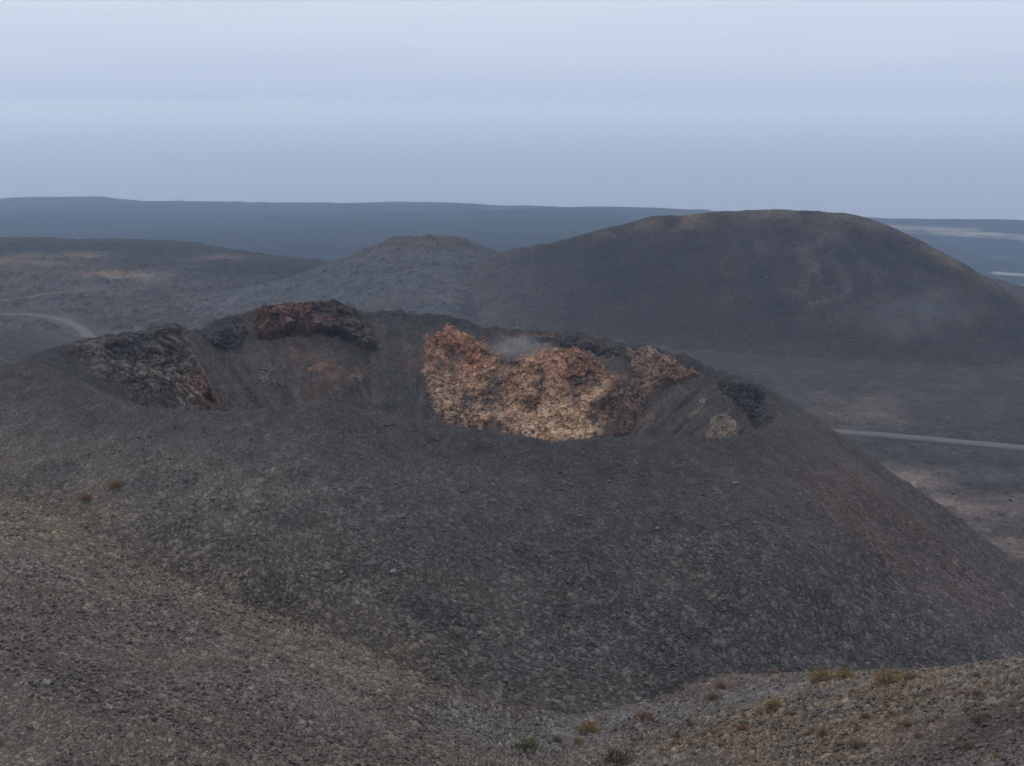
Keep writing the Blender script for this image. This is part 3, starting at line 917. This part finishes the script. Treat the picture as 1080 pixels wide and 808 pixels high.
outcrop('rock_outcrop', 'wide ochre and orange rock wall inside the crater, the largest outcrop',
        [(430, 348), (446, 341), (470, 339), (498, 346), (520, 356), (534, 368), (550, 366), (578, 359), (612, 362), (642, 376), (664, 396), (663, 425), (655, 452), (634, 470), (590, 480), (540, 478), (490, 462), (462, 450), (446, 420), (434, 396), (440, 372)],
        .28, .72, 3.4, c_ochre, 301, step=.105, edge=2.6, warp=1.5, blk=1.15, rimc=(.14, .088, .070),
        gully=[([(538, 366), (530, 390), (522, 412), (524, 440), (518, 456)], 1.0, .75), ([(480, 360), (484, 384), (478, 404)], .6, .4),
               ([(600, 382), (612, 404), (606, 430)], .7, .4), ([(640, 384), (636, 410), (626, 440)], .8, .45)])
outcrop('rock_outcrop', 'dark layered crag with a slanting right edge at the left end of the crater',
        [(62, 368), (85, 362), (110, 358), (150, 351), (188, 345), (204, 366), (218, 388), (232, 412), (244, 436), (200, 444), (150, 436), (135, 425), (120, 412), (95, 395)],
        1.4, 1.0, 3.2, c_crag, 311, step=.13, edge=2.4, warp=.8, bed=(.78, -.62, .3), blk=1.5)
outcrop('rock_outcrop', 'dark knoll with a rust red left face on the crater rim',
        [(266, 334), (290, 328), (330, 324), (365, 327), (384, 340), (400, 362), (396, 372), (370, 364), (340, 354), (318, 352), (296, 362), (276, 366), (268, 350)],
        1.7, .7, 2.4, c_knoll, 321, step=.13, edge=.9, warp=.6, bed=(.88, -.45, .4), blk=1.4)
outcrop('rock_outcrop', 'purplish brown rock spur running down right of the ochre wall',
        [(660, 372), (690, 370), (715, 380), (742, 396), (725, 405), (700, 408), (688, 420), (676, 440), (662, 464), (648, 462), (656, 430), (664, 405)],
        .7, .7, 1.9, c_spur, 331, step=.12, edge=.9, warp=.6)
outcrop('rock_outcrop', 'jagged black scoria crest at the right tip of the crater rim',
        [(748, 393), (772, 399), (794, 407), (811, 419), (821, 437), (816, 456), (800, 454), (784, 442), (770, 426), (756, 412)],
        .45, .75, 1.5, c_dark, 341, step=.11, edge=1.5, warp=.9, ashy=.9)
outcrop('rock_outcrop', 'low rusty rubble patch on the scree below the red knoll',
        [(318, 380), (340, 376), (354, 384), (352, 396), (336, 402), (318, 396)],
        .15, .35, 1.3, c_rusty, 391, step=.11, edge=1.6, warp=.8, ashy=1.0)
outcrop('rock_outcrop', 'low pale tan rubble patch at the left edge of the smooth ash chute',
        [(364, 392), (380, 390), (388, 402), (384, 414), (370, 414), (360, 404)],
        .15, .35, 1.2, c_pale, 393, step=.11, edge=1.5, warp=.8, ashy=1.0)
outcrop('rock_outcrop', 'grey stony scree patch right of the layered crag',
        [(262, 384), (290, 380), (306, 396), (304, 416), (284, 424), (262, 410)],
        .1, .35, 1.3, c_grey, 395, step=.12, edge=1.8, warp=.9, ashy=1.0)
outcrop('rock_outcrop', 'small pale ribbed outcrop low on the ash slope below the black crest',
        [(750, 440), (768, 434), (784, 446), (780, 462), (758, 468), (742, 462)],
        .35, .35, 1.0, c_pale, 351, step=.10, edge=.5, warp=.4, bed=(.55, .83, .35))
outcrop('rock_outcrop', 'thin ochre sliver of rock between the spur and the pale outcrop',
        [(742, 420), (748, 424), (736, 440), (724, 450), (722, 444), (732, 432)],
        .25, .3, .9, c_pale, 361, step=.10, edge=.4, warp=.25)
outcrop('rock_outcrop', 'black rocky band along the back rim above the ochre wall',
        [(560, 354), (610, 357), (650, 366), (656, 378), (636, 380), (610, 370), (575, 364), (548, 368), (540, 358)],
        .3, .5, 1.5, c_dark, 371, step=.13, edge=.7, warp=.5)
outcrop('rock_outcrop', 'grey rocky shoulder between the layered crag and the red knoll',
        [(212, 353), (236, 344), (260, 336), (264, 352), (256, 366), (238, 372), (222, 366)],
        .4, .55, 1.7, c_dark, 381, step=.13, edge=.8, warp=.5)

# ------------------------------------------------------------------ stones
def rock_mesh(seed, n=2, flat=.7):
    """a fractured block: a sphere cut by random planes, with rough faces"""
    rng = np.random.default_rng(seed)
    import bmesh
    bm = bmesh.new()
    bmesh.ops.create_icosphere(bm, subdivisions=n, radius=1)
    v = np.array([p.co[:] for p in bm.verts])
    f = np.array([[w.index for w in fc.verts] for fc in bm.faces])
    bm.free()
    pl = rng.normal(size=(11, 3)); pl /= np.linalg.norm(pl, axis=1)[:, None]
    dd = rng.uniform(.45, .85, 11)
    for k in range(11):
        q = v @ pl[k] - dd[k]
        v = v - np.where(q > 0, q, 0)[:, None] * pl[k][None]
    v *= 1 + .10 * rng.normal(size=(len(v), 1)) * (.6 if n > 1 else 1)
    v *= np.array([1, rng.uniform(.7, 1), rng.uniform(.55, .85)])
    return v, f
rng = np.random.default_rng(7)
def surf(x, y):
    """top of the near land at plan points"""
    c, s, th = crater_h(x, y)
    return np.maximum(c, NEAR_SAMPLE(x, y))
def scatter_plan(n, pxr, pyr):
    """random sight lines across part of the near land, so the count follows the view's density"""
    out_ = []
    D = np.arange(80, 200, .25)
    while len(out_) < n:
        px, py = rng.uniform(*pxr), rng.uniform(*pyr)
        r = ray(px, py); r = r / math.hypot(r[0], r[1])
        h = np.maximum(crater_h(r[0] * D, r[1] * D, False)[0], near_h(r[0] * D, r[1] * D))
        i = np.where(r[2] * D <= h)[0]
        if len(i):
            out_.append((r[0] * D[i[0]], r[1] * D[i[0]]))
    return np.array(out_)
# loose gravel that nobody could count: one object
def gravel():
    protos = [rock_mesh(900 + k, 1) for k in range(8)]
    n = 32000
    az_ = rng.uniform(-.40, .40, n * 2)
    Dq = rng.uniform(84, 176, n * 2)
    x, y = Dq * np.sin(az_), Dq * np.cos(az_)
    dens = np.clip(.5 + 1.1 * fbm(x, y, 8, 4, 401), .05, 1)
    c, s, th = crater_h(x, y, False)
    nh = near_h(x, y)
    on_cone = c > nh
    dens = dens * np.where(on_cone, .35 + .65 * sst(6, 34, s), .8) * np.where(on_cone & (s < 2), 0, 1)
    k = np.where(rng.uniform(size=n * 2) < dens)[0][:n]
    x, y = x[k], y[k]
    z = surf(x, y) + .08
    size = .09 + .20 * rng.uniform(size=len(x)) ** 3
    VV, FF, CC = [], [], []
    off = 0
    for p, (v, f) in enumerate(protos):
        idx = np.where(np.arange(len(x)) % 8 == p)[0]
        a_ = rng.uniform(0, 6.283, len(idx))
        ca, sa = np.cos(a_), np.sin(a_)
        vx = (v[None, :, 0] * ca[:, None] - v[None, :, 1] * sa[:, None]) * size[idx, None] + x[idx, None]
        vy = (v[None, :, 0] * sa[:, None] + v[None, :, 1] * ca[:, None]) * size[idx, None] + y[idx, None]
        vz = v[None, :, 2] * size[idx, None] + z[idx, None] + size[idx, None] * .35
        VV.append(np.stack([vx, vy, vz], -1).reshape(-1, 3))
        FF.append((f[None] + (np.arange(len(idx)) * len(v))[:, None, None] + off).reshape(-1, 3))
        off += len(idx) * len(v)
        tn = rng.uniform(.5, 1.1, len(idx))
        br = rng.uniform(size=len(idx))[:, None]
        soil = (~on_cone[k][idx])[:, None] * .75
        br = np.maximum(br, soil)
        cc = (GREY[None] * .85 * (1 - br) + np.array((.118, .095, .078))[None] * br) * tn[:, None]
        CC.append(np.repeat(cc, len(v), 0))
    V = np.concatenate(VV); V[:, 2] += CZ
    o = link_mesh('gravel', V, np.concatenate(FF), M_stone, np.concatenate(CC), smooth=False)
    tag(o, 'loose grey and brown volcanic gravel strewn over the near slopes', 'gravel', kind='stuff')
gravel()
# single blocks that stand out
def boulder_col(v, seed):
    return np.repeat((GREY * .7)[None], len(v), 0)
b_data = []
for k in range(5):
    v, f = rock_mesh(700 + k, 3)
    shade = (.55, .8, 1.0, .65, 1.2)[k]
    b_data.append((v, f, shade))
boulder_protos = []
def place_boulder(x, y, z, size, k, label, group=None):
    v, f, shade = b_data[k % 5]
    if len(boulder_protos) <= k % 5:
        pass
    o = protos_b[k % 5].copy()
    C.objects.link(o)
    o.location = (x, y, z + CZ + size * .25)
    o.scale = (size, size, size)
    o.rotation_euler = (0, 0, rng.uniform(0, 6.28))
    for key in ('label', 'category', 'group'):
        if key in o: del o[key]
    tag(o, label, 'boulder', group)
    return o
protos_b = []
for v, f, shade in b_data:
    o = link_mesh('boulder', v, f, M_stone, np.repeat((GREY * shade)[None], len(v), 0), smooth=False)
    C.objects.unlink(o)
    protos_b.append(o)
def near_point(px, py):
    p = flank_xy(px, py)
    return p[0], p[1], float(surf(np.array([p[0]]), np.array([p[1]]))[0])
for (px, py, sz, k, lab) in [
        (595, 788, .40, 0, 'black angular boulder beside the olive shrub on the valley floor'),
        (583, 793, .32, 3, 'squat dark boulder just left of the black angular one'),
        (694, 738, .55, 3, 'long grey boulder at the foot of the cone above the rust shrub'),
        (733, 750, .34, 0, 'dark boulder on the bare ground right of the rust shrub'),
        (683, 746, .28, 0, 'small black stone directly above the rust shrub'),
        (631, 782, .30, 4, 'pale grey stone beside the golden shrub'),
        (805, 702, .30, 4, 'light grey boulder low on the cone flank'),
        (54, 795, .42, 4, 'pale boulder low on the brown slope at the corner of the view')]:
    place_boulder(*near_point(px, py), sz, k, lab)
for (x, y), u in zip(scatter_plan(90, (0, 1080), (500, 740)), rng.uniform(size=90)):
    z = float(surf(np.array([x]), np.array([y]))[0])
    place_boulder(x, y, z, .22 + .22 * u ** 2, int(u * 97), 'angular grey block lying among the gravel of the near slopes', 'angular blocks on the near slopes')
k = 0
for (px, py) in [(1062, 582), (1052, 576), (1070, 541), (1040, 570), (1030, 560), (1005, 520), (1066, 526), (1048, 538), (1020, 512), (1076, 590), (990, 500), (1035, 505), (960, 445), (1010, 440), (1060, 430), (975, 410), (1050, 400), (1000, 395)]:
    p = plain_xy(px, py)
    z = float(plain_h(np.array([p[0]]), np.array([p[1]]))[0])
    place_boulder(p[0], p[1], z, (1.1 if k == 0 else .6 + .35 * rng.uniform()), 0 if k % 2 == 0 else 3,
                  'largest dark boulder on the plain below the road' if k == 0 else 'dark boulder standing on the brown plain behind the crater hill', None if k == 0 else 'dark boulders on the plain')
    k += 1
bx, by = 745., 805.
for (px, py, t) in [(808, 293, 45), (640, 316, 70), (900, 360, 50), (735, 365, 60)]:
    r = ray(px, py); r = r / math.hypot(r[0], r[1])
    D = np.arange(560, 800, .5)
    h = broad_h(r[0] * D, r[1] * D)
    i = np.where(r[2] * D <= h)[0]
    if len(i):
        i = i[0]
        place_boulder(r[0] * D[i], r[1] * D[i], float(h[i]), 1.0, 3, 'grey block resting on the smooth face of the broad hill', 'blocks on the broad hill')

# ------------------------------------------------------------------ shrubs
def plant_mat(name, c1, c2):
    m = bpy.data.materials.new(name)
    m.use_nodes = True
    t = m.node_tree
    b = t.nodes['Principled BSDF']
    b.inputs['Roughness'].default_value = .9
    b.inputs['Specular IOR Level'].default_value = .1
    tcn = N_('ShaderNodeTexCoord', t)
    n = N_('ShaderNodeTexNoise', t)
    n.inputs['Scale'].default_value = 5
    n.inputs['Detail'].default_value = 3
    t.links.new(tcn.outputs['Object'], n.inputs['Vector'])
    r = N_('ShaderNodeValToRGB', t)
    r.color_ramp.elements[0].position = .35
    r.color_ramp.elements[1].position = .65
    r.color_ramp.elements[0].color = c1 + (1,)
    r.color_ramp.elements[1].color = c2 + (1,)
    t.links.new(n.outputs['Fac'], r.inputs[0])
    t.links.new(r.outputs[0], b.inputs['Base Color'])
    return m
M_pl = {'golden': plant_mat('golden_foliage', (.13, .085, .03), (.27, .18, .065)),
        'olive': plant_mat('olive_foliage', (.075, .07, .035), (.15, .135, .075)),
        'rust': plant_mat('rust_foliage', (.13, .072, .044), (.225, .125, .075)),
        'straw': plant_mat('straw_foliage', (.13, .095, .06), (.22, .16, .10)),
        'brown': plant_mat('brown_foliage', (.07, .05, .035), (.13, .095, .065))}
M_twig = plant_mat('twig', (.05, .04, .03), (.08, .065, .05))
def shrub_mesh(kind, seed, n=520):
    """a low cushion of wiry twigs and narrow leaves, radius 1"""
    r = np.random.default_rng(seed)
    V, Fc = [], []
    for i in range(n):
        a_, e_ = r.uniform(0, 6.283), math.asin(r.uniform(.05, 1))
        d = np.array([math.cos(a_) * math.cos(e_), math.sin(a_) * math.cos(e_), math.sin(e_) * .8])
        lob = 1 + .22 * math.sin(3 * a_ + seed) + .15 * math.sin(5 * a_ + 2 * seed)
        L = lob * r.uniform(.55, 1.05)
        p = d * L
        tdir = d + r.normal(size=3) * .35 + np.array([0, 0, .25])
        tdir /= np.linalg.norm(tdir)
        side = np.cross(tdir, r.normal(size=3)); side /= np.linalg.norm(side)
        ln, w = r.uniform(.14, .30), r.uniform(.018, .04)
        b0 = len(V)
        V += [p - side * w, p + side * w, p + tdir * ln * .6 + side * w * .8, p + tdir * ln]
        Fc.append((b0, b0 + 1, b0 + 2, b0 + 3))
    return np.array(V), np.array(Fc)
def twig_mesh(seed, n=26):
    r = np.random.default_rng(seed)
    V, Fc = [], []
    for i in range(n):
        a_, e_ = r.uniform(0, 6.283), math.asin(r.uniform(.15, 1))
        d = np.array([math.cos(a_) * math.cos(e_), math.sin(a_) * math.cos(e_), math.sin(e_) * .8])
        L = r.uniform(.6, .95)
        s1 = np.cross(d, (0.3, .2, 1)); s1 /= np.linalg.norm(s1)
        s2 = np.cross(d, s1)
        mid = d * L * .5 + r.normal(size=3) * .05
        rings = []
        for q, w in ((np.array([0, 0, -.1]), .03), (mid, .02), (d * L, .006)):
            b0 = len(V)
            for k in range(3):
                an = k * 2.094
                V.append(q + w * (math.cos(an) * s1 + math.sin(an) * s2))
            rings.append(b0)
        for r0, r1_ in zip(rings[:-1], rings[1:]):
            for k in range(3):
                Fc.append((r0 + k, r0 + (k + 1) % 3, r1_ + (k + 1) % 3, r1_ + k))
    return np.array(V), np.array(Fc)
shrub_src = {}
for i, kind in enumerate(M_pl):
    for j in range(2):
        v, f = shrub_mesh(kind, 500 + i * 7 + j)
        fo = link_mesh('foliage', v, f, M_pl[kind], smooth=False)
        v, f = twig_mesh(600 + i * 7 + j)
        tw_ = link_mesh('twigs', v, f, M_twig, smooth=False)
        C.objects.unlink(fo); C.objects.unlink(tw_)
        shrub_src[kind, j] = (fo, tw_)
def shrub(px, py, wpx, kind, label, group=None, squash=1.1):
    x, y, z = near_point(px, py)
    D = math.hypot(x, y)
    rad = wpx * 1.1 / F * math.hypot(D, z) / 2
    root = bpy.data.objects.new('shrub', None)
    C.objects.link(root)
    root.location = (x, y, z + CZ + .04)
    root.scale = (rad, rad, rad * squash)
    root.rotation_euler = (0, 0, rng.uniform(0, 6.28))
    tag(root, label, 'shrub', group)
    fo, tw_ = shrub_src[kind, rng.integers(0, 2)]
    for src in (fo, tw_):
        c = src.copy()
        C.objects.link(c)
        c.parent = root
    return root
for a_ in [
    (622, 773, 23, 'golden', 'golden yellow cushion shrub on the grey valley floor'),
    (556, 792, 24, 'olive', 'olive green cushion shrub at the foot of the brown slope'),
    (679, 762, 21, 'rust', 'rusty pink shrub standing alone on the valley floor'),
    (650, 806, 28, 'brown', 'wide brown shrub at the bottom edge of the view'),
    (588, 783, 12, 'olive', 'small dull green tuft between the olive and the golden shrub'),
    (610, 786, 10, 'golden', 'small orange tuft just below the golden shrub'),
    (714, 780, 10, 'rust', 'small orange tuft right of and below the rusty pink shrub'),
    (728, 767, 8, 'olive', 'tiny green tuft near the dark boulder on bare ground'),
    (752, 738, 18, 'straw', 'pale brown shrub at the foot of the cone'),
    (761, 726, 14, 'rust', 'reddish tuft close behind the pale brown shrub'),
    (783, 770, 14, 'rust', 'rusty tuft at the start of the straw coloured ground'),
    (903, 790, 20, 'straw', 'round straw coloured shrub on the saddle, largest on the right'),
    (868, 776, 14, 'rust', 'rust coloured tuft left of the round straw shrub'),
    (913, 758, 10, 'brown', 'dark tuft above the round straw shrub'),
    (956, 766, 12, 'rust', 'rust coloured tuft right of the dark tuft'),
    (866, 721, 24, 'golden', 'wide golden tuft where the saddle meets the cone flank'),
    (890, 718, 18, 'golden', 'golden tuft touching the wide golden tuft'),
    (936, 724, 26, 'golden', 'broad low yellow shrub on the crest of the saddle'),
    (960, 720, 16, 'straw', 'straw tuft next to the broad yellow shrub on the crest'),
    (1015, 731, 9, 'rust', 'small red tuft below the saddle crest'),
    (1031, 764, 14, 'brown', 'dull brown tuft on the dark soil'),
    (1021, 788, 12, 'olive', 'greenish tuft on the dark soil'),
    (1052, 800, 9, 'golden', 'yellowish tuft lowest on the dark soil'),
    (1032, 732, 10, 'brown', 'brown tuft beside the small red tuft'),
    (123, 516, 16, 'rust', 'orange shrub alone on the grey left flank of the cone'),
    (90, 528, 14, 'rust', 'dull rust tuft below the orange shrub on the left flank'),
    (815, 748, 16, 'golden', 'ochre tuft inside the straw coloured ground'),
    (816, 712, 10, 'rust', 'small rust tuft against the lowest cone stones')]:
    shrub(*a_)
for q in range(70):
    px = rng.uniform(640, 1080)
    lo = np.interp(px, [640, 800, 880, 1080], [775, 738, 722, 706])
    py = rng.uniform(lo, 808)
    if abs(px - 1040) < 45 and py > 745 and rng.uniform() < .7:
        continue
    shrub(px, py, rng.uniform(4, 9), ['golden', 'straw', 'rust', 'brown', 'straw'][int(rng.integers(0, 5))],
          'tiny dry tuft dotted over the straw coloured saddle', 'tiny dry tufts on the saddle')

# ------------------------------------------------------------------ steam
def steam(name, label, px, py, D, size, dens, seed):
    """a drifting puff: a lumpy closed body whose density fades outward"""
    p = at(px, py, D)
    import bmesh
    bm = bmesh.new()
    bmesh.ops.create_icosphere(bm, subdivisions=3, radius=1)
    me = bpy.data.meshes.new(name)
    bm.to_mesh(me); bm.free()
    m = bpy.data.materials.new('steam_vapour')
    m.use_nodes = True
    t = m.node_tree
    t.nodes.clear()
    o_ = N_('ShaderNodeOutputMaterial', t)
    v = N_('ShaderNodeVolumePrincipled', t)
    v.inputs['Color'].default_value = (.95, .97, 1, 1)
    tcn = N_('ShaderNodeTexCoord', t)
    ln = N_('ShaderNodeVectorMath', t, operation='LENGTH')
    t.links.new(tcn.outputs['Object'], ln.inputs[0])
    fo = N_('ShaderNodeMapRange', t, interpolation_type='SMOOTHSTEP')
    fo.inputs['From Min'].default_value = 1.0
    fo.inputs['From Max'].default_value = .1
    t.links.new(ln.outputs['Value'], fo.inputs[0])
    n = N_('ShaderNodeTexNoise', t)
    n.inputs['Scale'].default_value = 2.2
    n.inputs['Detail'].default_value = 3
    t.links.new(tcn.outputs['Object'], n.inputs['Vector'])
    nm = N_('ShaderNodeMapRange', t)
    nm.inputs['From Min'].default_value = .38
    nm.inputs['From Max'].default_value = .7
    t.links.new(n.outputs['Fac'], nm.inputs[0])
    mu = N_('ShaderNodeMath', t, operation='MULTIPLY')
    t.links.new(fo.outputs[0], mu.inputs[0]); t.links.new(nm.outputs[0], mu.inputs[1])
    mu2 = N_('ShaderNodeMath', t, operation='MULTIPLY')
    mu2.inputs[1].default_value = dens
    t.links.new(mu.outputs[0], mu2.inputs[0])
    t.links.new(mu2.outputs[0], v.inputs['Density'])
    t.links.new(v.outputs[0], o_.inputs['Volume'])
    me.materials.append(m)
    o = bpy.data.objects.new(name, me)
    C.objects.link(o)
    o.location = (p[0], p[1], p[2] + CZ)
    o.scale = size
    tag(o, label, 'steam', kind='stuff')
steam('steam', 'thin white steam drifting over the notch in the ochre wall', 545, 366, 240, (8, 4, 3.2), .10, 1)
steam('steam', 'faint bluish steam hanging in front of the broad hill', 965, 335, 640, (38, 22, 20), .006, 2)

# ------------------------------------------------------------------ haze
def haze():
    L, z0, z1 = 62000., -28., CZ + 40
    V = [(x, y, z) for z in (z0, z1) for (x, y) in ((-L, -L), (L, -L), (L, L), (-L, L))]
    Fc = [(0, 3, 2, 1), (4, 5, 6, 7), (0, 1, 5, 4), (1, 2, 6, 5), (2, 3, 7, 6), (3, 0, 4, 7)]
    m = bpy.data.materials.new('haze_air')
    m.use_nodes = True
    t = m.node_tree
    t.nodes.clear()
    o_ = N_('ShaderNodeOutputMaterial', t)
    v = N_('ShaderNodeVolumePrincipled', t)
    v.inputs['Color'].default_value = (.46, .68, 1.0, 1)
    v.inputs['Absorption Color'].default_value = (.74, .80, 1, 1)      # clear air: scatters, does not soak up light
    v.inputs['Density'].default_value = HAZE
    v.inputs['Anisotropy'].default_value = 0.55
    t.links.new(v.outputs[0], o_.inputs['Volume'])
    o = link_mesh('haze', V, Fc, m, smooth=False)
    tag(o, 'thin pale blue haze filling the air out to the sea', 'haze', kind='stuff')
HAZE = 1.2e-4
haze()
